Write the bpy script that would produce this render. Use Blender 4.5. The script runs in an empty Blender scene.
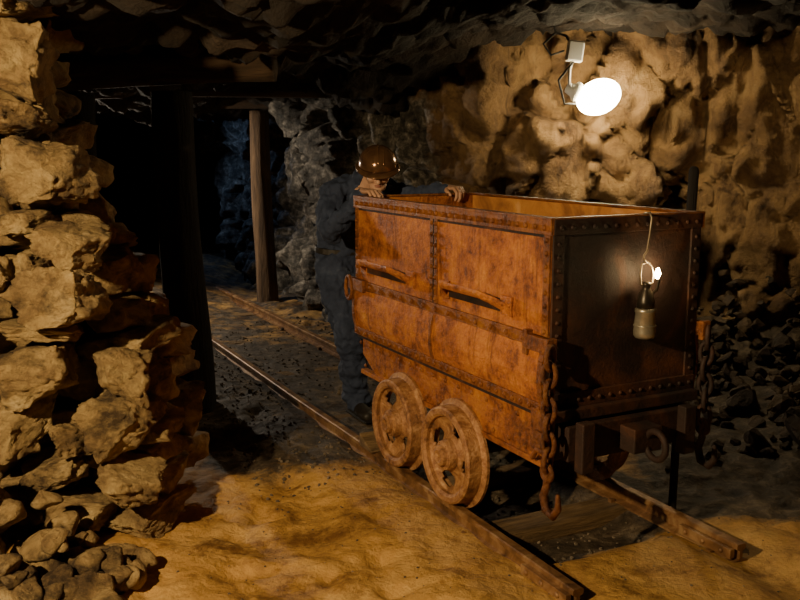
import bpy, math, random
from mathutils import Vector, Matrix, Euler, noise
random.seed(7)
S = bpy.context.scene
COL = S.collection
def sm(a,b,x):
    t=(x-a)/(b-a); t=max(0,min(1,t)); return t*t*(3-2*t)

# ---------------- mesh builder ----------------
class MB:
    def __init__(s): s.V=[]; s.F=[]
    def add(s,vs,fs,M=None):
        o=len(s.V)
        for v in vs:
            v=Vector(v)
            if M is not None: v=M@v
            s.V.append(v)
        for f in fs: s.F.append(tuple(i+o for i in f))
    def box(s,x0,x1,y0,y1,z0,z1,M=None):
        vs=[(x0,y0,z0),(x1,y0,z0),(x1,y1,z0),(x0,y1,z0),(x0,y0,z1),(x1,y0,z1),(x1,y1,z1),(x0,y1,z1)]
        s.add(vs,[(0,3,2,1),(4,5,6,7),(0,1,5,4),(1,2,6,5),(2,3,7,6),(3,0,4,7)],M)
    def tube(s,pts,rad,seg=14,side=None,round_=True,M=None):
        P=[Vector(p) for p in pts]; R=[(r,r) if not isinstance(r,tuple) else r for r in rad]
        if round_:
            t0=(P[0]-P[1]).normalized(); t1=(P[-1]-P[-2]).normalized()
            a=min(R[0]); b=min(R[-1])
            P=[P[0]+t0*a*.85,P[0]+t0*a*.55]+P+[P[-1]+t1*b*.55,P[-1]+t1*b*.85]
            R=[(R[0][0]*.35,R[0][1]*.35),(R[0][0]*.8,R[0][1]*.8)]+R+[(R[-1][0]*.8,R[-1][1]*.8),(R[-1][0]*.35,R[-1][1]*.35)]
        vs=[];fs=[];n=len(P); prev=None
        for i in range(n):
            t=(P[min(i+1,n-1)]-P[max(i-1,0)]).normalized()
            if side is not None: ref=Vector(side)
            elif prev is not None: ref=prev
            else: ref=Vector((1,0,0)) if abs(t.x)<.8 else Vector((0,1,0))
            a=ref-t*ref.dot(t)
            if a.length<1e-3: a=Vector((0,1,.1)); a=a-t*a.dot(t)
            a.normalize(); prev=a; b=t.cross(a)
            for k in range(seg):
                an=2*math.pi*k/seg
                vs.append(P[i]+a*math.cos(an)*R[i][0]+b*math.sin(an)*R[i][1])
        for i in range(n-1):
            for k in range(seg):
                k2=(k+1)%seg
                fs.append((i*seg+k,i*seg+k2,(i+1)*seg+k2,(i+1)*seg+k))
        fs.append(tuple(range(seg-1,-1,-1))); fs.append(tuple((n-1)*seg+k for k in range(seg)))
        s.add(vs,fs,M)
    def ell(s,c,r,M=None,nu=16,nv=10):
        vs=[];fs=[]
        for j in range(1,nv):
            th=math.pi*j/nv
            for i in range(nu):
                ph=2*math.pi*i/nu
                vs.append((c[0]+r[0]*math.sin(th)*math.cos(ph),c[1]+r[1]*math.sin(th)*math.sin(ph),c[2]+r[2]*math.cos(th)))
        for j in range(nv-2):
            for i in range(nu):
                i2=(i+1)%nu
                fs.append((j*nu+i,(j+1)*nu+i,(j+1)*nu+i2,j*nu+i2))
        top=len(vs); vs.append((c[0],c[1],c[2]+r[2])); bot=len(vs); vs.append((c[0],c[1],c[2]-r[2]))
        for i in range(nu):
            i2=(i+1)%nu
            fs.append((top,i,i2)); b=(nv-2)*nu; fs.append((bot,b+i2,b+i))
        s.add(vs,fs,M)
    def lathe(s,prof,seg=32,M=None,closed=False):
        vs=[];fs=[];n=len(prof)
        for r,z in prof:
            for k in range(seg):
                a=2*math.pi*k/seg; vs.append((r*math.cos(a),r*math.sin(a),z))
        m=n if closed else n-1
        for i in range(m):
            i2=(i+1)%n
            for k in range(seg):
                k2=(k+1)%seg
                fs.append((i*seg+k,i*seg+k2,i2*seg+k2,i2*seg+k))
        if not closed:
            fs.append(tuple(range(seg-1,-1,-1))); fs.append(tuple((n-1)*seg+k for k in range(seg)))
        s.add(vs,fs,M)
    def torus(s,R,r,M=None,nu=20,nv=8,sx=1,sy=1):
        vs=[];fs=[]
        for i in range(nu):
            a=2*math.pi*i/nu
            c=Vector((R*math.cos(a)*sx,R*math.sin(a)*sy,0)); d=Vector((math.cos(a),math.sin(a),0))
            for j in range(nv):
                b=2*math.pi*j/nv
                vs.append(c+d*r*math.cos(b)+Vector((0,0,r*math.sin(b))))
        for i in range(nu):
            for j in range(nv):
                i2=(i+1)%nu;j2=(j+1)%nv
                fs.append((i*nv+j,i2*nv+j,i2*nv+j2,i*nv+j2))
        s.add(vs,fs,M)
    def rivet(s,c,nrm,r=.011):
        nrm=Vector(nrm).normalized(); q=nrm.to_track_quat('Z','Y').to_matrix().to_4x4()
        M=Matrix.Translation(Vector(c))@q
        s.lathe([(r,-.002),(r,.003),(r*.85,r*.5),(r*.4,r*.85)],8,M)
    def obj(s,name,mat,parent=None,smooth=False,bevel=0,loc=None):
        me=bpy.data.meshes.new(name); me.from_pydata([tuple(v) for v in s.V],[],s.F); me.validate(); me.update()
        if smooth:
            me.polygons.foreach_set('use_smooth',[True]*len(me.polygons))
        ob=bpy.data.objects.new(name,me); COL.objects.link(ob)
        if mat: me.materials.append(mat)
        if parent: ob.parent=parent
        if loc is not None: ob.location=loc
        if bevel:
            m=ob.modifiers.new('bev','BEVEL'); m.width=bevel; m.segments=2; m.limit_method='ANGLE'
        return ob
def empty(name,loc,rz=0):
    e=bpy.data.objects.new(name,None); COL.objects.link(e); e.location=loc; e.rotation_euler=(0,0,rz); e.empty_display_size=.2
    return e
def remesh(ob,vox,it=4,fac=.6):
    m=ob.modifiers.new('rm','REMESH'); m.mode='VOXEL'; m.voxel_size=vox; m.use_smooth_shade=True
    k=ob.modifiers.new('sm','SMOOTH'); k.iterations=it; k.factor=fac

# ---------------- materials ----------------
def mat_noise(name,cols,scale=4,detail=10,rough=.85,metal=0,bump=.4,bscale=40,bdist=.02,stretch=(1,1,1),c2=None,c3=None,vor=0,distort=0.6,roughvar=0,attr=None,attr_cols=None,spec=.5,nrough=.62,brough=.65):
    m=bpy.data.materials.new(name); m.use_nodes=True; nt=m.node_tree; N=nt.nodes; L=nt.links
    b=N['Principled BSDF']; b.inputs['Roughness'].default_value=rough; b.inputs['Metallic'].default_value=metal
    b.inputs['Specular IOR Level'].default_value=spec
    tc=N.new('ShaderNodeTexCoord'); mp=N.new('ShaderNodeMapping'); mp.inputs['Scale'].default_value=stretch
    L.new(tc.outputs['Object'],mp.inputs['Vector'])
    def nz(sc,de,di=0,vec=mp,ro=nrough):
        n=N.new('ShaderNodeTexNoise'); n.inputs['Scale'].default_value=sc; n.inputs['Detail'].default_value=de; n.inputs['Distortion'].default_value=di; n.inputs['Roughness'].default_value=ro
        L.new(vec.outputs[0],n.inputs['Vector']); return n
    def ramp(src,cs):
        r=N.new('ShaderNodeValToRGB'); e=r.color_ramp.elements
        e[0].position=cs[0][0]; e[0].color=(*cs[0][1],1); e[1].position=cs[-1][0]; e[1].color=(*cs[-1][1],1)
        for p,c in cs[1:-1]:
            x=e.new(p); x.color=(*c,1)
        L.new(src,r.inputs['Fac']); return r
    n1=nz(scale,detail,distort); r1=ramp(n1.outputs['Fac'],cols); out=r1.outputs['Color']
    if attr:
        at=N.new('ShaderNodeAttribute'); at.attribute_name=attr
        n3=nz(scale*5,8,.3); r3=ramp(n3.outputs['Fac'],attr_cols)
        mx=N.new('ShaderNodeMix'); mx.data_type='RGBA'
        n4=nz(3,6,.3); ma=N.new('ShaderNodeMath'); ma.operation='MULTIPLY_ADD'; L.new(n4.outputs['Fac'],ma.inputs[0]); ma.inputs[1].default_value=1.6; ma.inputs[2].default_value=-.8
        mb=N.new('ShaderNodeMath'); mb.operation='ADD'; mb.use_clamp=True; L.new(at.outputs['Fac'],mb.inputs[0]); L.new(ma.outputs[0],mb.inputs[1])
        rr=ramp(mb.outputs[0],[(.35,(0,0,0)),(.65,(1,1,1))])
        L.new(rr.outputs['Color'],mx.inputs[0]); L.new(out,mx.inputs[6]); L.new(r3.outputs['Color'],mx.inputs[7]); out=mx.outputs[2]
    for cc in (c2,c3):
        if not cc: continue
        mp2=N.new('ShaderNodeMapping'); mp2.inputs['Scale'].default_value=cc[1]; mp2.inputs['Location'].default_value=(3.3,1.1,7.7); L.new(tc.outputs['Object'],mp2.inputs['Vector'])
        n2=nz(cc[0],10,.3,mp2); r2=ramp(n2.outputs['Fac'],cc[2])
        mx=N.new('ShaderNodeMix'); mx.data_type='RGBA'; mx.blend_type='MULTIPLY'; mx.inputs[0].default_value=1
        L.new(out,mx.inputs[6]); L.new(r2.outputs['Color'],mx.inputs[7]); out=mx.outputs[2]
    L.new(out,b.inputs['Base Color'])
    if roughvar:
        mr=N.new('ShaderNodeMapRange'); L.new(n1.outputs['Fac'],mr.inputs[0]); mr.inputs[1].default_value=.3; mr.inputs[2].default_value=.7
        mr.inputs[3].default_value=rough-roughvar; mr.inputs[4].default_value=rough+roughvar; L.new(mr.outputs[0],b.inputs['Roughness'])
    nb=nz(bscale,11,.2,ro=brough); h=nb.outputs['Fac']
    if vor:
        v=N.new('ShaderNodeTexVoronoi'); v.feature='F1'; v.inputs['Scale'].default_value=vor; L.new(mp.outputs[0],v.inputs['Vector'])
        ad=N.new('ShaderNodeMath'); ad.operation='SUBTRACT'; L.new(h,ad.inputs[0]); L.new(v.outputs['Distance'],ad.inputs[1]); h=ad.outputs[0]
    bp=N.new('ShaderNodeBump'); bp.inputs['Strength'].default_value=bump; bp.inputs['Distance'].default_value=bdist
    L.new(h,bp.inputs['Height']); L.new(bp.outputs[0],b.inputs['Normal'])
    return m
def emis(name,col,st):
    m=bpy.data.materials.new(name); m.use_nodes=True; b=m.node_tree.nodes['Principled BSDF']
    b.inputs['Emission Color'].default_value=(*col,1); b.inputs['Emission Strength'].default_value=st
    b.inputs['Base Color'].default_value=(*col,1); return m

def rustmat(name,k=1.0,rough=.62,sc=8):
    f=lambda c: tuple(x*k for x in c)
    return mat_noise(name,[(.29,f((.05,.016,.008))),(.40,f((.21,.060,.015))),(.49,f((.48,.155,.030))),(.60,f((.64,.25,.052))),(.74,f((.80,.43,.14)))],scale=sc,detail=15,rough=rough,metal=.08,bump=1,bscale=50,bdist=.012,distort=.1,roughvar=.12,nrough=.80,
       c2=(2.6,(1,1,1),[(.36,(.20,.15,.13)),(.46,(.78,.70,.66)),(.56,(1,1,1)),(.7,(1,1,1))]),c3=(14,(1,1,.10),[(.33,(.38,.30,.26)),(.47,(1,1,1)),(.7,(1,1,1))]))
RUST=rustmat('rust_orange'); RUST2=rustmat('rust_brown_straps',.55,.5,12); RUST3=rustmat('rust_chain',.36,.5,20)
RUST_IN=mat_noise('rust_interior',[(.3,(.20,.07,.02)),(.5,(.50,.21,.06)),(.7,(.7,.36,.12))],scale=5,rough=.8,bump=.5,bscale=60,bdist=.006)
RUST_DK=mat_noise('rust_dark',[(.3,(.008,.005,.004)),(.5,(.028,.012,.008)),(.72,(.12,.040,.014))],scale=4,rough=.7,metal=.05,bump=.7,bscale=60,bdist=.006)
WHEEL=mat_noise('rust_wheel',[(.3,(.06,.028,.014)),(.45,(.28,.125,.05)),(.58,(.47,.25,.11)),(.72,(.66,.42,.22))],scale=14,rough=.6,metal=.15,bump=.9,bscale=50,bdist=.009,nrough=.75)
RAILM=mat_noise('rust_rail',[(.3,(.06,.028,.012)),(.5,(.24,.12,.05)),(.7,(.46,.29,.14))],scale=8,rough=.5,metal=.3,bump=.5,bscale=50,bdist=.006)
WOOD_DK=mat_noise('timber_black',[(.3,(.004,.0035,.003)),(.6,(.014,.010,.008)),(.8,(.03,.022,.015))],scale=6,rough=.9,bump=.8,bscale=20,bdist=.03,stretch=(3,3,.4))
WOOD=mat_noise('timber_brown',[(.3,(.035,.02,.011)),(.6,(.14,.082,.042)),(.8,(.24,.15,.08))],scale=6,rough=.9,bump=.8,bscale=20,bdist=.02,stretch=(3,3,.4))
BEAM=mat_noise('timber_roof',[(.3,(.02,.012,.006)),(.6,(.07,.04,.02)),(.8,(.13,.08,.04))],scale=6,rough=.9,bump=.8,bscale=20,bdist=.02,stretch=(.4,3,3))
WOODH=mat_noise('sleeper_wood',[(.3,(.06,.036,.016)),(.6,(.22,.135,.06)),(.8,(.36,.24,.11))],scale=6,rough=.9,bump=.8,bscale=20,bdist=.02,stretch=(.5,4,4))
FLOORM=mat_noise('mine_floor_mud',[(.30,(.22,.105,.028)),(.48,(.48,.265,.075)),(.7,(.64,.40,.14))],scale=2.2,rough=.72,bump=.7,bscale=11,bdist=.04,nrough=.72,brough=.62,detail=14,
   attr='grav',attr_cols=[(.3,(.014,.010,.007)),(.5,(.065,.046,.029)),(.68,(.18,.135,.09))],c2=(2.4,(1,1,1),[(.35,(.36,.28,.22)),(.46,(1,1,1)),(.7,(1,1,1))]),c3=(9,(1,1,1),[(.34,(.6,.52,.46)),(.45,(1,1,1)),(.7,(1,1,1))]))
STONE=mat_noise('pillar_stone',[(.28,(.08,.048,.022)),(.42,(.30,.195,.082)),(.56,(.56,.40,.175)),(.72,(.80,.63,.34))],scale=5,rough=.8,bump=1,bscale=13,bdist=.06,detail=14,nrough=.7,brough=.72,
   c2=(2.6,(1,1,1.6),[(.37,(.14,.115,.10)),(.49,(.85,.80,.76)),(.64,(1,1,1))]))
WALLM=mat_noise('mine_wall_rock',[(.25,(.045,.025,.012)),(.42,(.165,.092,.038)),(.56,(.30,.18,.075)),(.75,(.42,.29,.145))],scale=2.2,rough=.7,bump=1,bscale=7,bdist=.10,detail=15,brough=.72,nrough=.7,
   attr='grey',attr_cols=[(.34,(.012,.011,.010)),(.48,(.085,.075,.060)),(.58,(.24,.21,.175)),(.68,(.50,.45,.37))],c2=(3,(1.6,1.6,.6),[(.34,(.30,.25,.21)),(.46,(1,1,1)),(.7,(1,1,1))]))
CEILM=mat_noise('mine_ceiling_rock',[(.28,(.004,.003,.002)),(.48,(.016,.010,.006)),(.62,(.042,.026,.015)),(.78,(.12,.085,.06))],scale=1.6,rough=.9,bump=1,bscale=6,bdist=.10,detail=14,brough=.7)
GRAVEL=mat_noise('gravel_stone',[(.3,(.03,.022,.015)),(.5,(.11,.083,.054)),(.7,(.27,.21,.15))],scale=4,rough=.8,bump=.5,bscale=40)
RUBBLE=mat_noise('rubble_stone',[(.3,(.012,.008,.005)),(.5,(.05,.031,.016)),(.7,(.13,.086,.047))],scale=3,rough=.8,bump=1,bscale=10,bdist=.04)
CLOTH=mat_noise('navy_coverall',[(.3,(.012,.019,.043)),(.55,(.030,.044,.090)),(.75,(.075,.098,.16))],scale=5,rough=.85,bump=.7,bscale=30,bdist=.012)
SKIN=mat_noise('skin',[(.3,(.42,.22,.13)),(.6,(.58,.34,.22)),(.8,(.62,.40,.27))],scale=8,rough=.55,bump=.15,bscale=80,bdist=.003)
HELM=mat_noise('helmet_brown',[(.3,(.10,.050,.026)),(.55,(.24,.125,.06)),(.8,(.38,.23,.12))],scale=6,rough=.18,metal=.6,bump=.08,bscale=30,bdist=.004)
LEATHER=mat_noise('boot_leather',[(.3,(.008,.007,.006)),(.6,(.025,.02,.016)),(.8,(.06,.045,.03))],scale=8,rough=.55,bump=.3,bscale=50,bdist=.004)
HAIR=mat_noise('hair',[(.3,(.01,.006,.004)),(.7,(.05,.03,.02))],scale=30,rough=.6,bump=.6,bscale=90,bdist=.004)
EYEW=mat_noise('eye_white',[(.3,(.7,.68,.63)),(.7,(.8,.78,.74))],rough=.2,bump=0)
BLACK=mat_noise('black',[(.3,(.01,.01,.01)),(.7,(.02,.02,.02))],rough=.4,bump=0)
LIPS=mat_noise('lips',[(.3,(.30,.11,.08)),(.7,(.36,.15,.11))],rough=.5,bump=0)
BRASS=mat_noise('lamp_metal',[(.3,(.30,.26,.19)),(.6,(.52,.47,.36)),(.8,(.66,.6,.48))],scale=12,rough=.35,metal=.7,bump=.15,bscale=60,bdist=.003)
LAMPTOP=mat_noise('lamp_metal_sooty',[(.3,(.02,.017,.013)),(.6,(.07,.055,.04)),(.8,(.14,.11,.08))],scale=12,rough=.35,metal=.6,bump=.15,bscale=60,bdist=.003)
IRON=mat_noise('hook_iron',[(.3,(.12,.09,.06)),(.7,(.38,.30,.2))],scale=20,rough=.4,metal=.6,bump=.2)
WHITEP=mat_noise('white_plastic',[(.3,(.6,.6,.58)),(.7,(.75,.75,.72))],rough=.5,bump=.05)
CABLE=mat_noise('cable_black',[(.3,(.012,.012,.012)),(.7,(.03,.03,.03))],rough=.5,bump=.05)
TIN=mat_noise('spill_blocker_tin',[(.3,(.02,.02,.018)),(.7,(.06,.055,.05))],rough=.5,metal=.5,bump=.1)
FLAME=emis('lamp_flame',(1,.72,.35),260)
BULB=emis('lamp_globe_glass',(1,.80,.46),85)

# ---------------- frames ----------------
ANG=math.radians(27.08); C0=Vector((.569,3.35,0))
MF=Matrix.Translation(C0)@Matrix.Rotation(ANG,4,'Z')
MFi=MF.inverted()

# ---------------- rock tools ----------------
def rockdisp(p,blk=1.5,amp=.16,zs=.65,seed=0,crease=.06):
    q=Vector((p[0]*blk+seed,p[1]*blk,p[2]*blk*zs))
    w=noise.noise_vector(q*1.3)*.35
    d,pt=noise.voronoi(q+w)
    c=pt[0]; cv=noise.cell_vector(c*3.17+Vector((5.3,1.7,9.1)))
    tilt=(q+w-c).dot(cv-Vector((.5,.5,.5)))*1.1
    q2=q*2.7; d2,pt2=noise.voronoi(q2+noise.noise_vector(q2)*.3); cv2=noise.cell_vector(pt2[0]*3.1)
    tilt2=(q2-pt2[0]).dot(cv2-Vector((.5,.5,.5)))
    crack=-.5*max(0,.14-(d[1]-d[0]))/.14
    crack2=-.3*max(0,.12-(d2[1]-d2[0]))/.12
    P=Vector(p)
    r1=1-2*abs(noise.noise(Vector((P.x*2.2,P.y*2.2,P.z*1.1))+Vector((seed,0,4)))); r2=1-2*abs(noise.noise(P*5.5+Vector((seed,3,4))))
    return amp*((cv.x-.5)*1.1+tilt*1.3+(cv2.y-.5)*.6+tilt2*.8+crack*.7+crack2*.8)+.12*noise.noise(P*.7)+.04*noise.fractal(P*5,.7,2.1,5)+crease*r1+crease*.55*r2
_ico={}
def ico(sub):
    if sub in _ico: return _ico[sub]
    import bmesh
    bm=bmesh.new(); bmesh.ops.create_icosphere(bm,subdivisions=sub,radius=1)
    vs=[v.co.copy() for v in bm.verts]; fs=[tuple(v.index for v in f.verts) for f in bm.faces]; bm.free()
    _ico[sub]=(vs,fs); return _ico[sub]
def rock(mb,loc,size,rot=(0,0,0),sub=3,planes=12,seed=None,dmin=.55,dmax=.85,nz=.06):
    rnd=random.Random(seed if seed is not None else random.random())
    vs,fs=ico(sub); pl=[]
    for i in range(planes):
        n=Vector((rnd.gauss(0,1),rnd.gauss(0,1),rnd.gauss(0,1))).normalized(); pl.append((n,rnd.uniform(dmin,dmax)))
    if planes>=10:
        for ax in ((0,0,1),(0,0,-1),(0,-1,0),(1,0,0),(-1,0,0)):
            n=(Vector(ax)+Vector((rnd.uniform(-.3,.3),rnd.uniform(-.3,.3),rnd.uniform(-.25,.25)))).normalized(); pl.append((n,rnd.uniform(.48,.66)))
    off=Vector((rnd.uniform(-50,50),)*3); R=Euler(rot).to_matrix(); out=[]
    for v in vs:
        p=v*1.12
        for n,d in pl:
            k=p.dot(n)-d
            if k>0: p=p-n*k
        if sub>=2:
            p=p*(1+nz*noise.fractal(p*2.2+off,.8,2,4)*1.6)
            if sub>=4:
                cr=1-2*abs(noise.noise(p*3.2+off))
                p=p*(1+.05*noise.noise(p*7+off)+.04*noise.noise(p*16+off)-.07*max(0,cr-.75)*4+.02*noise.noise(p*34+off))
        p=Vector((p.x*size[0],p.y*size[1],p.z*size[2]))*.72
        out.append(R@p+Vector(loc))
    mb.add(out,fs)

# ---------------- floor ----------------
def lin(segs):
    o=[]
    for a,b,st in segs:
        n=max(1,int(round((b-a)/st)))
        o+= [a+(b-a)*i/n for i in range(n)]
    o.append(segs[-1][1]); return o
def floor_z(x,y):
    l=MFi@Vector((x,y,0)); n,s=l.x,l.y
    v=noise.noise(Vector((x*5.2,y*5.2,11)))
    z=-.065+.05*noise.noise(Vector((x*.9,y*.9,3)))+.03*noise.noise(Vector((x*3.1,y*3.1,7)))+.014*noise.fractal(Vector((x*8,y*8,1)),.8,2,5)-.04*max(0,v-.22)*2
    bed=sm(.55,.15,abs(n-.37)-.25)
    z=z*(1-bed)+(-.085+.014*noise.noise(Vector((x*6,y*6,2))))*bed
    z+= -.07*sm(.45,.2,abs(n-.37))*sm(0,.25,s)*sm(1.6,1.0,s)
    z+= .045*sm(.45,.2,abs(n-.37))*sm(.1,-.05,s)
    z+= .035*sm(.35,.12,abs(n+.3))
    z+= .25*sm(-1.6,-3,x)
    z+= .35*sm(1.9,3.6,x)*sm(3,6,y)+.25*sm(.5,0,abs(y-7.0)/2)*sm(.2,1.5,x)
    return z
def grav_mask(x,y):
    l=MFi@Vector((x,y,0)); n,s=l.x,l.y
    g=.12
    g=max(g,.85*sm(1.2,1.7,s)*sm(-1.0,-.7,n)*sm(2.2,1.4,n))
    g=max(g,1.1*sm(.0,.08,n)*sm(1.2,.9,n)*sm(.0,.25,s)*sm(2.2,1.6,s))
    g=max(g,.7*sm(5.5,6.5,y))
    g=max(g,1.1*sm(1.0,1.5,x)*sm(3.55,4.1,y))  # dark soil right of the cart, shade there put into the colour too
    if s>4.5 and n<1.4: g=min(g,.58)
    return g
def grid(name,xs,ys,fz,mat,attr=None,fa=None,flip=False):
    vs=[(x,y,fz(x,y)) for y in ys for x in xs]; nx=len(xs); fs=[]
    for j in range(len(ys)-1):
        for i in range(nx-1):
            f=(j*nx+i,j*nx+i+1,(j+1)*nx+i+1,(j+1)*nx+i)
            fs.append(f[::-1] if flip else f)
    mb=MB(); mb.V=vs; mb.F=fs; ob=mb.obj(name,mat,smooth=True)
    if attr:
        a=ob.data.attributes.new(attr,'FLOAT','POINT'); a.data.foreach_set('value',[fa(v[0],v[1]) for v in vs])
    return ob
grid('floor',lin([(-8,-2.5,.12),(-2.5,2.5,.022),(2.5,5.2,.07)]),lin([(-3,2.2,.1),(2.2,5.8,.022),(5.8,10,.06),(10,17.5,.15)]),floor_z,FLOORM,'grav',grav_mask)

# ---------------- ceiling ----------------
def ceil_z(x,y):
    h=2.16+.36*sm(-.5,1.3,x)+.4*sm(3.6,1.8,y)-.12*sm(6,9,y)*sm(1,-.5,x)
    return h-rockdisp((x,y,0),1.3,.12,1,seed=40,crease=.04)*1.0+.10*noise.noise(Vector((x*.6,y*.6,5)))
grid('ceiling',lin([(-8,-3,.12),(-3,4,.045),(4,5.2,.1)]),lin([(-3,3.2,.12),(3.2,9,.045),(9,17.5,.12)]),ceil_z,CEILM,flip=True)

# ---------------- walls ----------------
def resample(pts,step):
    P=[Vector((*p,0)) for p in pts]; dense=[]
    for i in range(len(P)-1):
        p0=P[max(i-1,0)];p1=P[i];p2=P[i+1];p3=P[min(i+2,len(P)-1)]
        for k in range(80):
            t=k/80
            dense.append(.5*((2*p1)+(-p0+p2)*t+(2*p0-5*p1+4*p2-p3)*t*t+(-p0+3*p1-3*p2+p3)*t**3))
    dense.append(P[-1]); out=[dense[0]]; acc=0
    for i in range(1,len(dense)):
        acc+=(dense[i]-dense[i-1]).length
        if acc>=step: out.append(dense[i]); acc=0
    out.append(P[-1]); return out
def wall(name,pts,mat,step=.05,amp=.2,greyf=None,inward=1,z0=-.35,z1=3.0,extra=None,crease=.06):
    pl=resample(pts,step); zs=lin([(z0,z1,step)]); vs=[];fs=[];gr=[]
    n=len(pl)
    for i,p in enumerate(pl):
        t=(pl[min(i+3,n-1)]-pl[max(i-3,0)]).normalized(); nr=Vector((-t.y,t.x,0))*inward
        for z in zs:
            q=Vector((p.x,p.y,z)); d=rockdisp(q,1.35,amp,.5,crease=crease)
            if extra: d+=extra(q)
            v=q+nr*d; v.z+=.05*noise.noise(q*2.3); vs.append(v); gr.append(greyf(q) if greyf else 0)
    m=len(zs)
    for i in range(n-1):
        for j in range(m-1):
            fs.append((i*m+j,(i+1)*m+j,(i+1)*m+j+1,i*m+j+1))
    mb=MB(); mb.V=vs; mb.F=fs; ob=mb.obj(name,mat,smooth=True)
    a=ob.data.attributes.new('grey','FLOAT','POINT'); a.data.foreach_set('value',gr)
    return ob
def craggy(q):
    k=sm(.7,.0,q.x)*sm(11.5,10,q.y)
    f=abs(noise.noise(Vector((q.x*1.9+9,q.y*1.9,q.z*.55))))
    return -.32*k*sm(.10,.0,f)
wall('wall_right',[(-3.7,16.8),(-3.0,13.6),(-2.0,12.0),(-1.15,10.5),(-.85,9.3),(-.25,8.35),(.6,7.8),(1.6,7.52),(2.7,7.25),(3.7,6.3),(4.3,4.2),(4.5,1.5),(4.5,-2.6)],WALLM,.030,.34,
   greyf=lambda q: .95*sm(.6,.0,q.x)*sm(2.6,1.9,q.z)+.08, inward=-1,crease=.07,
   extra=lambda q: .30*sm(1.5,2.4,q.z)*sm(0,1,q.x)*(1-.6*sm(.7,.2,abs(q.x-1.45)))+.12*sm(.9,0,q.z)+craggy(q))
wall('wall_left',[(-3.0,-2.6),(-2.9,1),(-2.8,3),(-3.3,6),(-4.4,9),(-5.6,12),(-7.2,16.8)],WALLM,.09,.25,greyf=lambda q:.1,inward=-1)
wall('wall_back',[(-7.6,16.3),(-5.5,16.2),(-3.2,16.3)],WALLM,.09,.25,greyf=lambda q:.4,inward=-1)
wall('wall_front',[(4.8,-2.4),(1,-2.4),(-3.3,-2.4)],WALLM,.12,.2,greyf=lambda q:.2,inward=-1)

# ---------------- stone pillar ----------------
sp=MB()
front=[(-1.55,2.14,.38,.14),(-1.52,1.95,.40,.34),(-1.57,1.71,.30,.15),(-1.47,1.50,.46,.32),(-1.58,1.29,.28,.12),(-1.30,1.22,.28,.19),(-1.64,1.09,.20,.22),(-1.49,1.12,.15,.2),
(-1.35,.985,.43,.25),(-1.49,.845,.38,.09),(-1.51,.70,.42,.26),(-1.18,.67,.28,.23),(-1.63,.43,.28,.28),(-1.22,.44,.42,.34),(-1.48,.23,.38,.16),(-1.15,.20,.33,.20),(-1.66,.12,.35,.2),(-1.40,.04,.4,.2),(-1.13,.0,.32,.16),(-1.40,.36,.18,.15)]
for i,(x,z,w,h) in enumerate(front):
    tilt={13:-.45,5:.25,3:-.1,8:-.2,11:.15,15:.3}.get(i,random.uniform(-.15,.15))
    rock(sp,(x,3.70+random.uniform(-.11,.09),z),(w*.83,.34,h*.84),(random.uniform(-.2,.2),tilt,random.uniform(-.5,.5)),5,14,seed=100+i,nz=.11)
def redge(z):
    pts=[(0,-.96),(.3,-.96),(.7,-1.04),(1.1,-1.20),(1.3,-1.33),(1.5,-1.42),(1.9,-1.52),(2.3,-1.52)]
    for (a,b),(c,d) in zip(pts,pts[1:]):
        if z<=c: return b+(d-b)*(z-a)/(c-a)
    return -1.5
k=0
for Y in (4.0,4.32):
    z=0
    while z<2.2:
        h=random.uniform(.15,.26); x=redge(z+.1)-.12
        while x>-2.0:
            w=random.uniform(.26,.42)
            rock(sp,(x-w*.2,Y+random.uniform(-.06,.06),z+h/2),(w,.34,h*.95),(random.uniform(-.15,.15),random.uniform(-.2,.2),random.uniform(-.4,.4)),4,12,seed=300+k,nz=.08); k+=1
            x-=w*.85
        z+=h*.85
z=0
while z<2.2:
    h=random.uniform(.17,.28)
    for x in (-1.9,-2.25,-2.6):
        rock(sp,(x+random.uniform(-.05,.05),3.78+random.uniform(-.1,.1),z+h/2),(.42,.42,h),(0,random.uniform(-.15,.15),random.uniform(-.4,.4)),3,12,seed=600+k); k+=1
    z+=h*.9
sp.obj('stone_pillar',STONE,smooth=True)
cb=MB()
for i in range(190):
    x=random.uniform(-2.0,-1.0); y=random.uniform(2.75,3.44)
    hh=.40*sm(-.95,-1.75,x)*sm(2.5,3.3,y)+.02
    z=floor_z(x,y)+random.uniform(.0,1)*hh+.02
    r=random.uniform(.035,.09)
    rock(cb,(x,y,z),(r*1.5,r*1.2,r*.95),(random.uniform(-.6,.6),random.uniform(-.6,.6),random.uniform(0,6)),3,9,seed=900+i,dmin=.58,dmax=.95,nz=.07)
cb.obj('cobble_heap',STONE,smooth=True)

# gravel
g=MB()
for i in range(2800):
    s=random.uniform(.1,5.6); n=random.uniform(-.75,1.15)
    if s<1.9 and not(.05<n<.7): 
        if not (s>1.2 and n<-.1): continue
    if s>2 and 0<n<.75 and random.random()<.45: continue
    if abs(n+.045)<.05 or abs(n-.785)<.05: continue
    if -.02<n<.6 and 2.05<s<2.8: continue
    p=MF@Vector((n,s,0)); r=random.uniform(.004,.015)*(1.9 if random.random()<.07 else 1)
    rock(g,(p.x,p.y,floor_z(p.x,p.y)+r*.15),(r*1.3,r,r*.8),(random.random()*6,random.random()*6,0),1,4,seed=i)
for i in range(260):
    x=random.uniform(-.9,2.2); y=random.uniform(2.6,4.2); r=random.uniform(.003,.008)
    rock(g,(x,y,floor_z(x,y)+r*.2),(r*1.3,r,r*.7),(0,0,random.random()*6),1,4,seed=i+9000)
g.obj('gravel',GRAVEL,smooth=False)
rb=MB()
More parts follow.
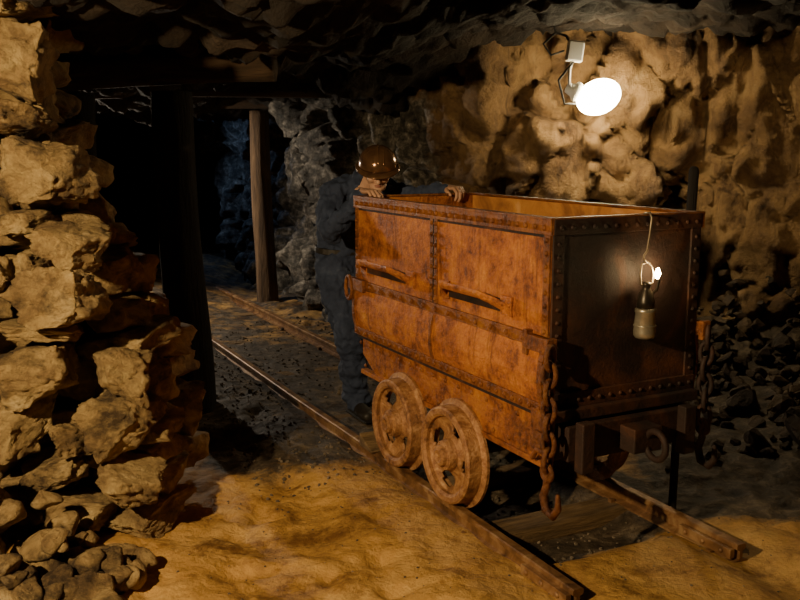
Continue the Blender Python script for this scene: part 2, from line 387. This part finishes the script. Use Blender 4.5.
for i in range(1100):
    x=random.uniform(.9,3.7); y=random.uniform(4.4,7.0)
    w=sm(4.4,7.2,y+.55*(x-1.5))
    if random.random()>w+.12: continue
    l=MFi@Vector((x,y,0))
    if l.x<1.0: continue
    r=random.uniform(.02,.085)*(1.9 if random.random()<.08 else 1)
    rock(rb,(x,y,floor_z(x,y)+r*.3+.32*w*random.random()*sm(5.5,7.3,y)),(r*1.6,r*1.2,r*.9),(random.uniform(-.9,.9),random.uniform(-.9,.9),random.uniform(0,6)),2,12,seed=i+500,nz=.1)
rb.obj('rubble_pile',RUBBLE,smooth=False)

# ---------------- timber ----------------
def log(name,p0,p1,r0,r1,mat,seed=0):
    p0=Vector(p0);p1=Vector(p1);n=46;seg=28; t=(p1-p0).normalized()
    a=Vector((1,0,0)) if abs(t.x)<.5 else Vector((0,0,1)); a=(a-t*a.dot(t)).normalized(); b=t.cross(a); mb=MB();vs=[];fs=[]
    for i in range(n):
        u=i/(n-1); c=p0.lerp(p1,u)+a*.018*math.sin(u*4+seed)+b*.015*math.sin(u*5+seed*2); r=r0+(r1-r0)*u
        for k in range(seg):
            an=2*math.pi*k/seg; d=a*math.cos(an)+b*math.sin(an)
            rr=r*(1+.10*noise.noise(Vector((math.cos(an)*1.5+seed,math.sin(an)*1.5,u*2.5)))+.05*noise.noise(Vector((math.cos(an)*6,math.sin(an)*6+seed,u*3))))
            vs.append(c+d*rr)
    for i in range(n-1):
        for k in range(seg):
            k2=(k+1)%seg; fs.append((i*seg+k,i*seg+k2,(i+1)*seg+k2,(i+1)*seg+k))
    fs.append(tuple(range(seg-1,-1,-1))); fs.append(tuple((n-1)*seg+k for k in range(seg)))
    mb.add([v-p0 for v in vs],fs); return mb.obj(name,mat,smooth=True,loc=p0)
log('support_post',(-1.345,5.58,-.1),(-1.37,5.58,1.93),.145,.115,WOOD_DK,1)
log('support_post',(-1.47,9.80,-.12),(-1.50,9.80,1.98),.115,.10,WOOD,2)
log('support_post',(-2.05,5.75,-.08),(-2.0,5.70,1.93),.12,.10,WOOD_DK,3)
log('roof_beam',(-3.0,5.62,2.05),(-.75,5.55,2.08),.13,.11,BEAM,4)
log('roof_beam',(-3.6,9.8,2.08),(-1.0,9.77,2.09),.10,.10,BEAM,5)
log('roof_beam',(-3.0,7.3,2.06),(-.6,7.5,2.10),.11,.10,BEAM,6)
for i in range(5):
    x=-2.3+i*.36
    log('roof_lagging',(x,5.3,2.20),(x+.1,7.7,2.19),.07,.06,BEAM,7+i)

# ---------------- track ----------------
T=empty('railway_track',C0,ANG)
prof=[(-.04,-.085),(.04,-.085),(.04,-.075),(.008,-.065),(.008,-.03),(.024,-.022),(.024,-.004),(.018,0),(-.018,0),(-.024,-.004),(-.024,-.022),(-.008,-.03),(-.008,-.065),(-.04,-.075)]
for nm,off in (('rail_near',-.045),('rail_far',.785)):
    mb=MB(); ss=[-.28+i*.25 for i in range(54)]; vs=[];fs=[];m=len(prof)
    for i,s in enumerate(ss):
        dz=.003*math.sin(s*2.1+off*9); dx=.004*math.sin(s*1.3+off)
        for x,z in prof: vs.append((x+off+dx,s,z+(dz if s>2 else 0)))
    for i in range(len(ss)-1):
        for k in range(m):
            k2=(k+1)%m; fs.append((i*m+k,i*m+k2,(i+1)*m+k2,(i+1)*m+k))
    fs.append(tuple(range(m-1,-1,-1))); fs.append(tuple((len(ss)-1)*m+k for k in range(m)))
    mb.add(vs,fs); mb.obj(nm,RAILM,T)
mb=MB()
s=-.16
while s<13:
    w=random.uniform(.06,.08); R=Matrix.Translation((.37,s,-.11))@Matrix.Rotation(random.uniform(-.04,.04),4,'Z')
    mb.box(-.62,.60,-w,w,-.05,.030+random.uniform(-.01,.008),R); s+=.62
mb.obj('sleepers',WOODH,T,bevel=.012)
mb=MB()
for s in [-.16+.62*i for i in range(8)]:
    for off in (-.045,.785):
        for d in (-.05,.05): mb.box(off+d-.012,off+d+.012,s-.012,s+.012,-.09,-.062)
for off in (-.045,.785):
    mb.box(off-.05,off-.025,-.27,.02,-.06,-.02)
    for k in range(3): mb.rivet((off-.05,-.22+k*.1,-.04),(-1,0,0),.012)
mb.obj('rail_spikes',RAILM,T,bevel=.002)
mb=MB(); mb.add([(-.05,0,0),(.05,0,0),(.05,.15,0),(-.05,.15,0),(-.05,0,.01),(.05,0,.01),(.05,.15,.07),(-.05,.15,.07)],[(0,3,2,1),(4,5,6,7),(0,1,5,4),(1,2,6,5),(2,3,7,6),(3,0,4,7)])
ck=mb.obj('wheel_chock',WOODH,None,bevel=.005,loc=MF@Vector((-.045,1.40,.003))); ck.rotation_euler=(0,0,ANG)

# ---------------- mine cart ----------------
C=empty('mine_cart',C0,ANG)
L_,W_,H_=1.765,.74,1.33
pn=[(0,H_),(0,1.2),(0,1.05),(0,.86),(-.012,.83),(-.022,.78),(-.026,.72),(-.020,.66),(-.008,.62),(0,.60),(.03,.57)]
pf=[(W_-a,b) for a,b in pn[::-1]]
full=pn+pf
mb=MB();ns=44;vs=[];fs=[];m=len(full)
for i in range(ns+1):
    s=L_*i/ns
    for a,z in full:
        dn=.008*noise.noise(Vector((s*3,z*4,a)))*(1 if z<1.3 else .3)+.003*noise.noise(Vector((s*11,z*11,a)))
        vs.append((a+dn,s,z))
for i in range(ns):
    for k in range(m-1): fs.append((i*m+k,i*m+k+1,(i+1)*m+k+1,(i+1)*m+k))
mb.add(vs,fs); hull=mb.obj('body_shell',RUST,C,smooth=False); so=hull.modifiers.new('s','SOLIDIFY'); so.thickness=.012; so.offset=0
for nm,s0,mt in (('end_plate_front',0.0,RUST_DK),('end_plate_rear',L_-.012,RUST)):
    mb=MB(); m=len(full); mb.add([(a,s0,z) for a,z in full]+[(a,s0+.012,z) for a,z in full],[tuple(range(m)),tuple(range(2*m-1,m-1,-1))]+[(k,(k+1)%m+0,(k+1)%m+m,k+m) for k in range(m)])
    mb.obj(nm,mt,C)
mb=MB(); mb.box(.012,W_-.012,.013,.017,.6,H_-.005); mb.box(.010,.014,.02,L_-.02,.62,H_-.005); mb.box(W_-.014,W_-.010,.02,L_-.02,.62,H_-.005); mb.box(.012,W_-.012,.02,L_-.02,.60,.605); mb.obj('inner_lining',RUST_IN,C)
mb=MB()
mb.box(-.016,-.0,-.012,L_+.012,H_-.055,H_+.006); mb.box(W_,W_+.016,-.012,L_+.012,H_-.055,H_+.006)
mb.box(-.018,.028,-.012,L_+.012,H_,H_+.010); mb.box(W_-.028,W_+.018,-.012,L_+.012,H_,H_+.010)
mb.box(.028,W_-.028,L_-.03,L_+.012,H_,H_+.010); mb.box(.028,W_-.028,-.012,.028,H_,H_+.010)
mb.obj('rim_side',RUST2,C,bevel=.002)
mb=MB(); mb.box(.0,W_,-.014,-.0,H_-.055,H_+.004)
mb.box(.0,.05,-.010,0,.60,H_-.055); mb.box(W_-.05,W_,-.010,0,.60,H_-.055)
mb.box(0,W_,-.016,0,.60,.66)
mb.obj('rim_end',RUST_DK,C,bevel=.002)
mb=MB(); seam_shade=MB()
for sgn,base in ((-1,0),(1,W_)):
    def bx(d0,d1,s0,s1,z0,z1,q=None):
        a,b=base+sgn*d0,base+sgn*d1; (q or mb).box(min(a,b),max(a,b),s0,s1,z0,z1)
    bx(0,.012,.855,.885,.885,H_-.055); bx(0,.012,.893,.925,.885,H_-.055)
    bx(0,.012,0,.04,.885,H_-.055); bx(0,.012,L_-.04,L_,.885,H_-.055)
    bx(0,.020,-.02,L_+.03,.838,.885)
    bx(.0,.022,0,L_,.580,.622)
    for s0,s1 in ((.868,.892),(0,.03),(L_-.03,L_)):
        zz=[.835,.79,.74,.70,.66,.62]; oo=[.012,.023,.027,.027,.022,.012]
        for (za,oa),(zb,ob) in zip(zip(zz,oo),zip(zz[1:],oo[1:])):
            vsx=[]
            for d in (0,.010):
                for s_,z_,o_ in ((s0,za,oa),(s1,za,oa),(s1,zb,ob),(s0,zb,ob)): vsx.append((base+sgn*(o_+d),s_,z_))
            mb.add(vsx,[(0,1,2,3),(7,6,5,4),(0,4,5,1),(1,5,6,2),(2,6,7,3),(3,7,4,0)])
    bx(0,.0125,.8845,.8935,.885,H_-.055,seam_shade)
    bx(0,.014,.04,L_-.04,.822,.838,seam_shade)
    bx(0,.016,.03,L_-.03,.566,.581,seam_shade)
    bx(0,.0085,.04,L_-.04,H_-.066,H_-.055,seam_shade)
    # thin dark plates standing in for the shade below the side handles
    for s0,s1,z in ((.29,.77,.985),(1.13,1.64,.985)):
        bx(0,.014,s0+.01,s1-.01,z-.050,z+.004,seam_shade)
mb.obj('side_straps',RUST2,C,bevel=.003); seam_shade.obj('seam_gaps_handle_shade',RUST_DK,C)
mb=MB()
for a,b in ((.006,.022),(W_-.022,W_-.006)):
    vs=[(.03,.60),(L_-.05,.60),(L_-.05,.47),(L_-.25,.36),(.25,.36),(.06,.36),(.03,.42)]
    k=len(vs); mb.add([(a,s,z) for s,z in vs]+[(b,s,z) for s,z in vs],[tuple(range(k-1,-1,-1)),tuple(range(k,2*k))]+[(i,(i+1)%k,(i+1)%k+k,i+k) for i in range(k)])
    mb.box(a-.012,b+.012,.03,L_-.05,.36,.385)
mb.obj('chassis_side',rustmat('rust_chassis',.8,.6,9),C,bevel=.003)
mb=MB()
mb.box(.03,W_-.03,.02,.10,.38,.56); mb.box(.03,W_-.03,L_-.12,L_-.05,.38,.56); mb.box(.25,.49,.1,L_-.1,.38,.5)
mb.box(.05,W_-.05,-.07,.02,.40,.54)
mb.box(.0,W_,-.045,0,.555,.60)
mb.box(.30,.44,-.16,-.07,.42,.52)
mb.torus(.055,.014,Matrix.Translation((.37,-.20,.46))@Matrix.Rotation(math.pi/2,4,'Y'))
mb.box(.08,.14,-.12,-.07,.36,.56); mb.box(.60,.66,-.12,-.07,.36,.56)
mb.box(.3,.44,L_-.05,L_+.06,.42,.52)
mb.obj('underframe',RUST_DK,C,bevel=.006)
rv=MB(); 
for base,sg in ((0,-1),(W_,1)):
    for i in range(30):
        s=.03+i*(L_-.06)/29
        rv.rivet((base+sg*.016,s,H_-.028),(sg,0,0),.0115)
        rv.rivet((base+sg*.022,s,.601),(sg,0,0),.0115)
        if i%2==0: rv.rivet((base+sg*.020,s,.861),(sg,0,0),.012)
        if i%2==0: rv.rivet((base+sg*(-.006),s,.41),(sg,0,0),.011)
        if i%2==1: rv.rivet((base+sg*(-.006),s,.53),(sg,0,0),.011)
    for i in range(8):
        z=.905+i*.05
        for s in (.020,L_-.020,.870,.908): rv.rivet((base+sg*.012,s,z),(sg,0,0),.010)
rv.obj('rivets_side',RUST2,C,smooth=True)
rv=MB()
for i in range(14):
    n=.03+i*(W_-.06)/13
    rv.rivet((n,-.014,H_-.028),(0,-1,0),.009); rv.rivet((n,-.016,.63),(0,-1,0),.009)
for i in range(12):
    z=.69+i*.05
    for n in (.025,W_-.025): rv.rivet((n,-.010,z),(0,-1,0),.009)
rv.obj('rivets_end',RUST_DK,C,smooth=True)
hd=MB()
for sg,base in ((-1,0),(1,W_)):
    for s0,s1,z in ((.29,.77,.985),(1.13,1.64,.985)):
        pts=[(base+sg*.006,s0,z-.030),(base+sg*.055,s0+.035,z-.0),(base+sg*.085,s0+.085,z+.018),(base+sg*.085,s1-.085,z+.018),(base+sg*.055,s1-.035,z-.0),(base+sg*.006,s1,z-.030)]
        hd.tube(pts,[(.021,.009)]*6,12,side=(sg*.5,0,1),round_=False)
        for s in (s0-.01,s1+.01):
            a,b=sorted((base,base+sg*.016)); hd.box(a,b,s-.04,s+.04,z-.06,z+.02); hd.rivet((base+sg*.016,s-.025,z-.015),(sg,0,0),.009); hd.rivet((base+sg*.016,s+.025,z-.015),(sg,0,0),.009)
hd.obj('side_handles',rustmat('rust_handles',1.0,.45,14),C,smooth=False,bevel=.002)
br=MB()
for sg,base in ((-1,0),(1,W_)):
    br.torus(.042,.012,Matrix.Translation((base+sg*.03,L_+.05,.83))@Matrix.Rotation(math.pi/2,4,'Y'),sy=1.0,sx=1.5)
    a,b=sorted((base+sg*.004,base+sg*.036)); br.box(a,b,L_-.14,L_+.05,.825,.89)
    br.box(a,b,-.035,.10,.825,.885)
    br.box(a,b,.10,.13,.80,.9)
    a,b=sorted((base+sg*.0,base+sg*.045)); br.box(a,b,-.05,-.025,.81,.89)
br.obj('latch_brackets',RUST2,C,bevel=.004)
def chain(name,x,y,ztop,nl,mat,dx=0):
    ch=MB(); z=ztop; P=.067
    for i in range(nl):
        Rz=Matrix.Rotation((math.pi/2 if i%2 else 0)+random.uniform(-.25,.25)+.5,4,'Z')
        ch.torus(.03,.0105,Matrix.Translation((x+dx*i,y+.004*math.sin(i),z))@Rz@Matrix.Rotation(math.pi/2,4,'X'),sx=.85,sy=1.55,nu=18,nv=8)
        z-=P
    ch.tube([(x+dx*nl,y,z+.03),(x+dx*nl,y,z-.03),(x+dx*nl,y+.02,z-.08),(x+dx*nl,y+.0,z-.13),(x+dx*nl,y-.045,z-.14),(x+dx*nl,y-.075,z-.10),(x+dx*nl,y-.07,z-.05)],[.014,.015,.017,.018,.017,.014,.009],12)
    ch.torus(.03,.011,Matrix.Translation((x+dx*nl,y,z+.02))@Matrix.Rotation(math.pi/2,4,'Y'))
    ch.obj(name,mat,C,smooth=True)
chain('chain_near',-.035,-.055,.82,7,RUST3)
chain('chain_far',W_+.03,-.05,.82,6,RUST_DK)
mb=MB(); mb.box(-.03,.004,-.02,.07,.42,.60); mb.box(-.045,-.02,-.03,.03,.47,.52); mb.tube([(-.03,-.03,.44),(-.03,.02,.44),(-.03,.05,.40)],[.012]*3,10); mb.obj('corner_bracket',RUST2,C,bevel=.004)
def wheel(name,nc,s,out,rot=0):
    w=MB(); M=Matrix.Translation((nc,s,.225))@Matrix.Rotation(math.pi/2*out,4,'Y')@Matrix.Rotation(rot,4,'Z')
    w.lathe([(.178,.030),(.190,.040),(.212,.041),(.221,.034),(.225,-.025),(.232,-.030),(.25,-.036),(.25,-.050),(.20,-.052),(.178,-.040)],56,M,closed=True)
    w.lathe([(.02,-.05),(.068,-.05),(.074,.01),(.066,.042),(.050,.048),(.046,.064),(.030,.070),(.012,.062)],28,M)
    vs=[];fs=[];NR=12;NS=80
    for j in range(NR+1):
        r=.055+(.19-.055)*j/NR
        for k in range(NS):
            a=2*math.pi*k/NS; z=.010-.034*math.sin(math.pi*j/NR)
            vs.append((r*math.cos(a),r*math.sin(a),z))
    for j in range(NR):
        for k in range(NS):
            ph=(k%20)-9.5; jj=(j-6.0)
            if (ph/5.2)**2+(jj/4.0)**2<1: continue
            k2=(k+1)%NS; fs.append((j*NS+k,j*NS+k2,(j+1)*NS+k2,(j+1)*NS+k))
    w2=MB(); w2.add(vs,fs,M)
    o=w2.obj(name+'_web',WHEEL,C,smooth=True); so=o.modifiers.new('s','SOLIDIFY'); so.thickness=.018; so.offset=0
    for k in range(6):
        a=k*math.pi/3; w.rivet(M@Vector((.056*math.cos(a),.056*math.sin(a),.046)),M.to_3x3()@Vector((0,0,1)),.006)
    w.obj(name,WHEEL,C,smooth=False,bevel=.003)
for i,s in enumerate((.655,1.195)):
    wheel('wheel_near_%d'%(i+1),-.045,s,-1,.5+i); wheel('wheel_far_%d'%(i+1),W_+.045,s,1,.2)
mb=MB()
for s in (.655,1.195):
    mb.tube([(-.06,s,.225),(W_+.06,s,.225)],[.025,.025],16,round_=False)
    for n in (.015,W_-.075): mb.box(n,n+.06,s-.06,s+.06,.19,.38)
mb.obj('axles',RUST_DK,C,bevel=.003)

mb=MB(); mb.tube([(0,0,-.06),(.0,-.01,.7),(.01,-.02,1.50)],[.018,.020,.022],12); mb.tube([(-.01,0,.70),(.0,-.01,.85)],[.03,.03],12)
mb.obj('pry_bar',WOOD_DK,None,smooth=True,loc=MF@Vector((W_+.13,.2,0)))

# ---------------- hanging carbide lamp ----------------
LM=empty('miners_lamp',MF@Vector((.42,-.055,0)),ANG)
mb=MB(); mb.lathe([(.036,.855),(.043,.865),(.044,.88),(.038,.955),(.041,.958),(.041,.97),(.036,.975)],28)
mb.torus(.0425,.003,Matrix.Translation((0,0,.905)))
mb.obj('lamp_tank',BRASS,LM,smooth=True)
mb=MB(); mb.lathe([(.036,.970),(.034,1.0),(.028,1.03),(.018,1.048),(.015,1.06),(.018,1.066),(.018,1.075),(.008,1.08)],28)
mb.tube([(0.015,-.0,1.02),(.028,-.028,1.05),(.030,-.035,1.09)],[.006,.006,.005],10)
mb.obj('lamp_top',LAMPTOP,LM,smooth=True)
mb=MB(); mb.tube([(0,.03,H_+.014),(0.0,-.0,H_+.02),(0,-.012,H_),(-.004,-.008,1.26),(-.006,0,1.2),(-.02,0,1.185),(-.022,0,1.17),(0,0,1.155)],[.0045]*8,8)
mb.tube([(-.03,0,1.15),(-.034,0,1.11),(-.030,0,1.07),(-.016,0,1.065)],[.004]*4,8); mb.tube([(.0,0,1.155),(.02,0,1.14),(.032,0,1.11),(.03,0,1.075),(.014,0,1.065)],[.004]*5,8); mb.tube([(-.03,0,1.15),(0,0,1.16),(.01,0,1.15)],[.004]*3,8)
mb.obj('lamp_hook',IRON,LM,smooth=True)
mb=MB(); mb.tube([(.034,-.020,1.098),(.036,-.020,1.112),(.037,-.020,1.130)],[.008,.012,.005],12); mb.obj('flame',FLAME,LM,smooth=True)

# ---------------- wall lamp ----------------
WL=empty('wall_lamp',(1.47,6.82,1.965))
mb=MB()
Mx=Matrix.Rotation(-.40,4,'Y')@Matrix.Rotation(-.3,4,'X')
mb.ell((0,0,0),(.168,.12,.128),Mx,24,16); mb.obj('globe',BULB,WL,smooth=True)
mb=MB()
mb.lathe([(.05,.0),(.07,.01),(.075,.04),(.05,.06),(.035,.11)],24,Matrix.Translation((-.13,.04,.03))@Matrix.Rotation(-1.2,4,'Y')); 
mb.tube([(-.16,0,.02),(-.22,.0,.10),(-.22,.0,.20),(-.19,.02,.30)],[.011]*4,10)
mb.obj('lamp_bracket',WHITEP,WL,smooth=True)
mb=MB(); mb.box(-.28,-.16,-.02,.06,.23,.38,Matrix.Rotation(.12,4,'Y')); mb.obj('junction_box',WHITEP,WL,bevel=.012)
mb=MB(); mb.tube([(-.20,.02,.36),(-.25,.02,.44),(-.33,.0,.46),(-.36,-.02,.54),(-.30,.0,.68)],[.010]*5,8); mb.tube([(-.18,.0,.27),(-.30,.0,.12),(-.25,.0,-.05),(-.12,.02,-.05)],[.009]*4,8)
mb.tube([(-.33,.0,.46),(-.42,.0,.38),(-.36,.0,.30),(-.27,.0,.33)],[.008]*4,8)
mb.obj('cable',CABLE,WL,smooth=True)

# ---------------- miner ----------------
ORG=Vector((.2,2.3,-.07))
MN=empty('miner',MF@(ORG+Vector((.02,0,0))),ANG); OFF=-ORG
N_=(1,0,0)
b=MB()
b.tube([(.19,2.42,.78),(.19,2.45,.90),(.19,2.44,1.02),(.185,2.38,1.15),(.175,2.29,1.26),(.17,2.17,1.35),(.172,2.09,1.385)],[(.155,.115),(.178,.128),(.168,.122),(.183,.132),(.205,.137),(.178,.105),(.08,.075)],22,side=N_)
b.tube([(.12,2.19,1.345),(.01,2.18,1.315),(-.045,2.11,1.22),(-.065,2.04,1.12)],[.090,.088,.074,.064],16)
b.tube([(-.065,2.04,1.12),(-.03,1.95,1.20),(.025,1.865,1.30),(.045,1.84,1.335)],[.066,.058,.050,.045],16)
b.tube([(.23,2.18,1.345),(.34,2.15,1.335),(.44,2.09,1.31),(.50,2.04,1.305)],[.085,.080,.064,.057],16)
b.tube([(.50,2.04,1.305),(.535,1.96,1.325),(.57,1.87,1.35),(.575,1.845,1.355)],[.059,.052,.044,.041],16)
b.tube([(.11,2.42,.86),(.11,2.33,.66),(.13,2.22,.47),(.17,2.27,.28),(.205,2.30,.10),(.21,2.31,.03)],[.118,.102,.086,.082,.078,.082],18)
b.tube([(.28,2.44,.86),(.33,2.41,.66),(.36,2.36,.47),(.35,2.50,.26),(.34,2.60,.10),(.34,2.62,.04)],[.115,.098,.078,.072,.068,.072],18)
b.tube([(.172,2.12,1.38),(.178,2.07,1.425)],[(.078,.072),(.074,.068)],18,side=N_)
for z,y,x in ((.16,2.29,.195),(.10,2.305,.205),(.05,2.315,.21)): b.torus(.074,.015,Matrix.Translation((x,y,z))@Matrix.Rotation(.15,4,'X'))
for z,y in ((.16,2.565),(.10,2.60)): b.torus(.064,.012,Matrix.Translation((.34,y,z))@Matrix.Rotation(.3,4,'X'))
cov=b.obj('coverall',CLOTH,MN,loc=OFF); remesh(cov,.010,4,.6)
tx=bpy.data.textures.new('folds','CLOUDS'); tx.noise_scale=.07; tx.noise_depth=3
dm=cov.modifiers.new('folds','DISPLACE'); dm.texture=tx; dm.strength=.075; dm.mid_level=.5; dm.texture_coords='LOCAL'
b=MB(); b.tube([(.19,2.45,.955),(.19,2.446,.99)],[(.184,.137),(.182,.135)],26,side=N_,round_=False); b.obj('belt',LEATHER,MN,loc=OFF,bevel=.004)
b=MB(); FT=((.21,2.31,-.07),(.34,2.62,-.065))
for x,y,z0 in FT:
    b.tube([(x,y,z0+.17),(x,y+.005,z0+.08),(x,y+.005,z0+.05)],[.055,.052,.05],16)
    b.tube([(x,y+.03,z0+.045),(x,y-.06,z0+.05),(x-.005,y-.13,z0+.042),(x-.008,y-.20,z0+.038)],[(.045,.042),(.043,.050),(.052,.040),(.042,.034)],16,side=N_)
o=b.obj('boots',LEATHER,MN,loc=OFF); remesh(o,.007,3)
b=MB()
for x,y,z0 in FT: b.box(x-.048,x+.042,y-.23,y+.07,z0,z0+.018)
b.obj('boot_soles',BLACK,MN,loc=OFF,bevel=.012)
HM=Matrix.Translation((.200,1.960,1.468))@Matrix.Rotation(math.radians(-24),4,'Z')@Matrix.Rotation(math.radians(20),4,'X')
h=MB(); vs,fs=ico(4); hv=[]
for v in vs:
    p=Vector((v.x*.076,v.y*.095,v.z*.115))
    if p.z<0:
        t=-p.z/.115; p.x*=1-.28*t*t
        if p.y>0: p.y*=1-.35*t
    hv.append(p)
h.add(hv,fs,HM)
h.ell((0,-.078,-.088),(.024,.022,.020),HM); h.ell((0,-.045,-.075),(.05,.05,.035),HM)
h.tube([(0,-.090,.012),(0,-.103,-.012),(0,-.112,-.03)],[.009,.011,.014],12,M=HM)
for sx in (-1,1):
    h.ell((sx*.012,-.101,-.033),(.009,.010,.008),HM)
    h.ell((sx*.078,.006,-.005),(.010,.020,.033),HM); h.ell((sx*.036,-.072,-.022),(.025,.022,.022),HM)
    h.tube([(sx*.012,-.092,.022),(sx*.034,-.086,.027),(sx*.052,-.070,.020)],[.007,.008,.006],10,M=HM)
    h.ell((sx*.031,-.080,.003),(.015,.012,.008),HM)
h.ell((0,-.089,-.054),(.023,.010,.006),HM); h.ell((0,-.086,-.064),(.020,.010,.007),HM)
h.tube([(.176,2.09,1.35),(.184,2.04,1.40),(.194,1.99,1.44)],[.062,.056,.055],16)
o=h.obj('head',SKIN,MN,loc=OFF); remesh(o,.004,3)
h=MB()
for sx in (-1,1): h.ell((sx*.031,-.083,.004),(.0125,.0115,.0085),HM)
h.obj('eyes',EYEW,MN,loc=OFF,smooth=True)
h=MB()
for sx in (-1,1): h.ell((sx*.031,-.0925,.002),(.005,.0035,.005),HM)
h.obj('irises',BLACK,MN,loc=OFF,smooth=True)
h=MB(); h.ell((0,-.094,-.0545),(.021,.008,.0045),HM); h.ell((0,-.091,-.063),(.018,.008,.005),HM); h.obj('lips',LIPS,MN,loc=OFF,smooth=True)
h=MB()
for sx in (-1,1): h.tube([(sx*.014,-.098,.024),(sx*.034,-.093,.030),(sx*.052,-.076,.023)],[.004,.005,.003],8,M=HM)
for a in range(15):
    an=math.radians(20+a*10); 
    h.tube([(.074*math.cos(an),.092*math.sin(an),.05),(.078*math.cos(an),.094*math.sin(an),.01),(.066*math.cos(an),.085*math.sin(an),-.05)],[.012,.012,.008],8,M=HM)
h.obj('hair',HAIR,MN,loc=OFF,smooth=True)
HH=HM@Matrix.Translation((0,.004,.032))
h=MB()
vs=[];fs=[];NU=40;NV=12
for j in range(NV+1):
    th=math.pi/2*j/NV
    for i in range(NU):
        ph=2*math.pi*i/NU; r=math.cos(th)
        vs.append((.110*r*math.cos(ph),.128*r*math.sin(ph),.112*math.sin(th)**.9 if th>0 else 0))
for j in range(NV):
    for i in range(NU):
        i2=(i+1)%NU; fs.append((j*NU+i,j*NU+i2,(j+1)*NU+i2,(j+1)*NU+i))
h.add(vs,fs,HH)
vs=[];fs=[]
prof2=[(1.0,.004),(1.06,.0),(1.16,-.008),(1.17,-.013),(1.10,-.010),(.98,-.004)]
for rr,z in prof2:
    for i in range(NU):
        ph=2*math.pi*i/NU; fr=max(0,-math.sin(ph))**2
        e=1+(rr-1)*(1+1.0*fr)
        vs.append((.110*e*math.cos(ph),.128*e*math.sin(ph),z-.006*fr*(rr-1)*6))
for j in range(len(prof2)):
    j2=(j+1)%len(prof2)
    for i in range(NU):
        i2=(i+1)%NU; fs.append((j*NU+i,j*NU+i2,j2*NU+i2,j2*NU+i))
h.add(vs,fs,HH)
for xo in (-.03,0,.03):
    pts=[(xo,.124*-math.cos(t)*1.0,.112*math.sin(t)*(1-.25*(abs(xo)/.1)**1)) for t in [math.radians(a) for a in range(25,156,10)]]
    h.tube(pts,[.006]*len(pts),8,M=HH)
h.obj('helmet',HELM,MN,loc=OFF,smooth=True)
def hand(name,wrist,f,up,thumb,curl=(.45,.8,.6)):
    f=Vector(f).normalized(); up=Vector(up); up=(up-f*up.dot(f)).normalized(); sd=f.cross(up).normalized()
    if sd.dot(Vector(thumb))<0: sd=-sd
    w=Vector(wrist); h=MB()
    def P(a,b_,c): return w+f*a+sd*b_+up*c
    h.tube([P(-.05,0,0),P(0,0,0),P(.025,0,0)],[(.028,.023),(.027,.020),(.034,.018)],16,side=sd)
    h.tube([P(.01,0,0),P(.045,.0,0),P(.085,0,.002)],[(.032,.016),(.041,.017),(.041,.014)],18,side=sd)
    ls=[(.030,.088,.040,.026,.020,.0098),(.010,.092,.045,.029,.021,.0100),(-.011,.089,.041,.027,.020,.0095),(-.031,.082,.032,.020,.017,.0085)]
    for k,(b0,a0,l1,l2,l3,r) in enumerate(ls):
        pts=[P(a0-.03,b0*.9,0),P(a0,b0,.003)]; ang=0; pa,pc=a0,.003; bb=b0
        for ln,cu in zip((l1,l2,l3),curl):
            ang+=cu*(1+.08*k); pa+=ln*math.cos(ang); pc-=ln*math.sin(ang); bb+=b0*.06; pts.append(P(pa,bb,pc))
        h.tube(pts,[r*1.1,r*1.12,r*1.0,r*.92,r*.78],12)
    h.tube([P(.02,.025,-.004),P(.045,.048,-.012),P(.075,.058,-.022),P(.096,.056,-.034)],[.015,.0135,.0115,.0085],12)
    o=h.obj(name,SKIN,MN,loc=OFF); remesh(o,.0032,3,.5)
hand('hand_right',(.050,1.825,1.358),(.20,-1,.0),(0,.1,1),(1,0,0),(.55,.85,.6))
hand('hand_left',(.595,1.83,1.366),(.10,-1,-.02),(0,.0,1),(-1,0,0),(.6,.9,.6))

# ---------------- lights ----------------
def plight(name,loc,e,col,r,kind='POINT',aim=None,cone=110,blend=.5):
    l=bpy.data.lights.new(name,kind); l.energy=e; l.color=col; l.shadow_soft_size=r
    o=bpy.data.objects.new(name,l); COL.objects.link(o); o.location=loc
    if kind=='SPOT':
        l.spot_size=math.radians(cone); l.spot_blend=blend
        o.rotation_euler=(Vector(aim)-Vector(loc)).to_track_quat('-Z','Y').to_euler()
    return o
plight('work_light',(-1.90,.95,2.06),560,(1,.74,.40),.04,'SPOT',(.3,4.0,.55),86)
TL=(-3.3,9.1,1.62)
plight('tunnel_light',TL,210,(1,.86,.66),.05,'SPOT',(-.9,7.7,.9),150,.5)
plight('deep_tunnel_light',(-3.4,12.0,1.9),30,(.36,.58,1),.08,'SPOT',(-2.0,11.8,1.1),90)
mb=MB(); mb.lathe([(.03,.16),(.05,.13),(.26,.06),(.265,.055),(.05,.12),(.03,.14)],32,closed=True); mb.lathe([(.03,.13),(.03,.24)],12); mb.tube([(0,0,.22),(0,0,.5)],[.006,.006],8)
mb.obj('tunnel_spill_blocker',TIN,None,smooth=True,loc=TL)  # added unseen tin cone, stops the tunnel light spilling up onto the ceiling
w=bpy.data.worlds.new('world'); S.world=w; w.use_nodes=True
w.node_tree.nodes['Background'].inputs[0].default_value=(.02,.015,.01,1); w.node_tree.nodes['Background'].inputs[1].default_value=.3

cam=bpy.data.cameras.new('camera'); co=bpy.data.objects.new('camera',cam); COL.objects.link(co)
co.location=(0,0,1.6); co.rotation_euler=(math.radians(90-9.65),0,0); cam.lens=40.5; cam.sensor_width=36; cam.clip_start=.05
S.camera=co
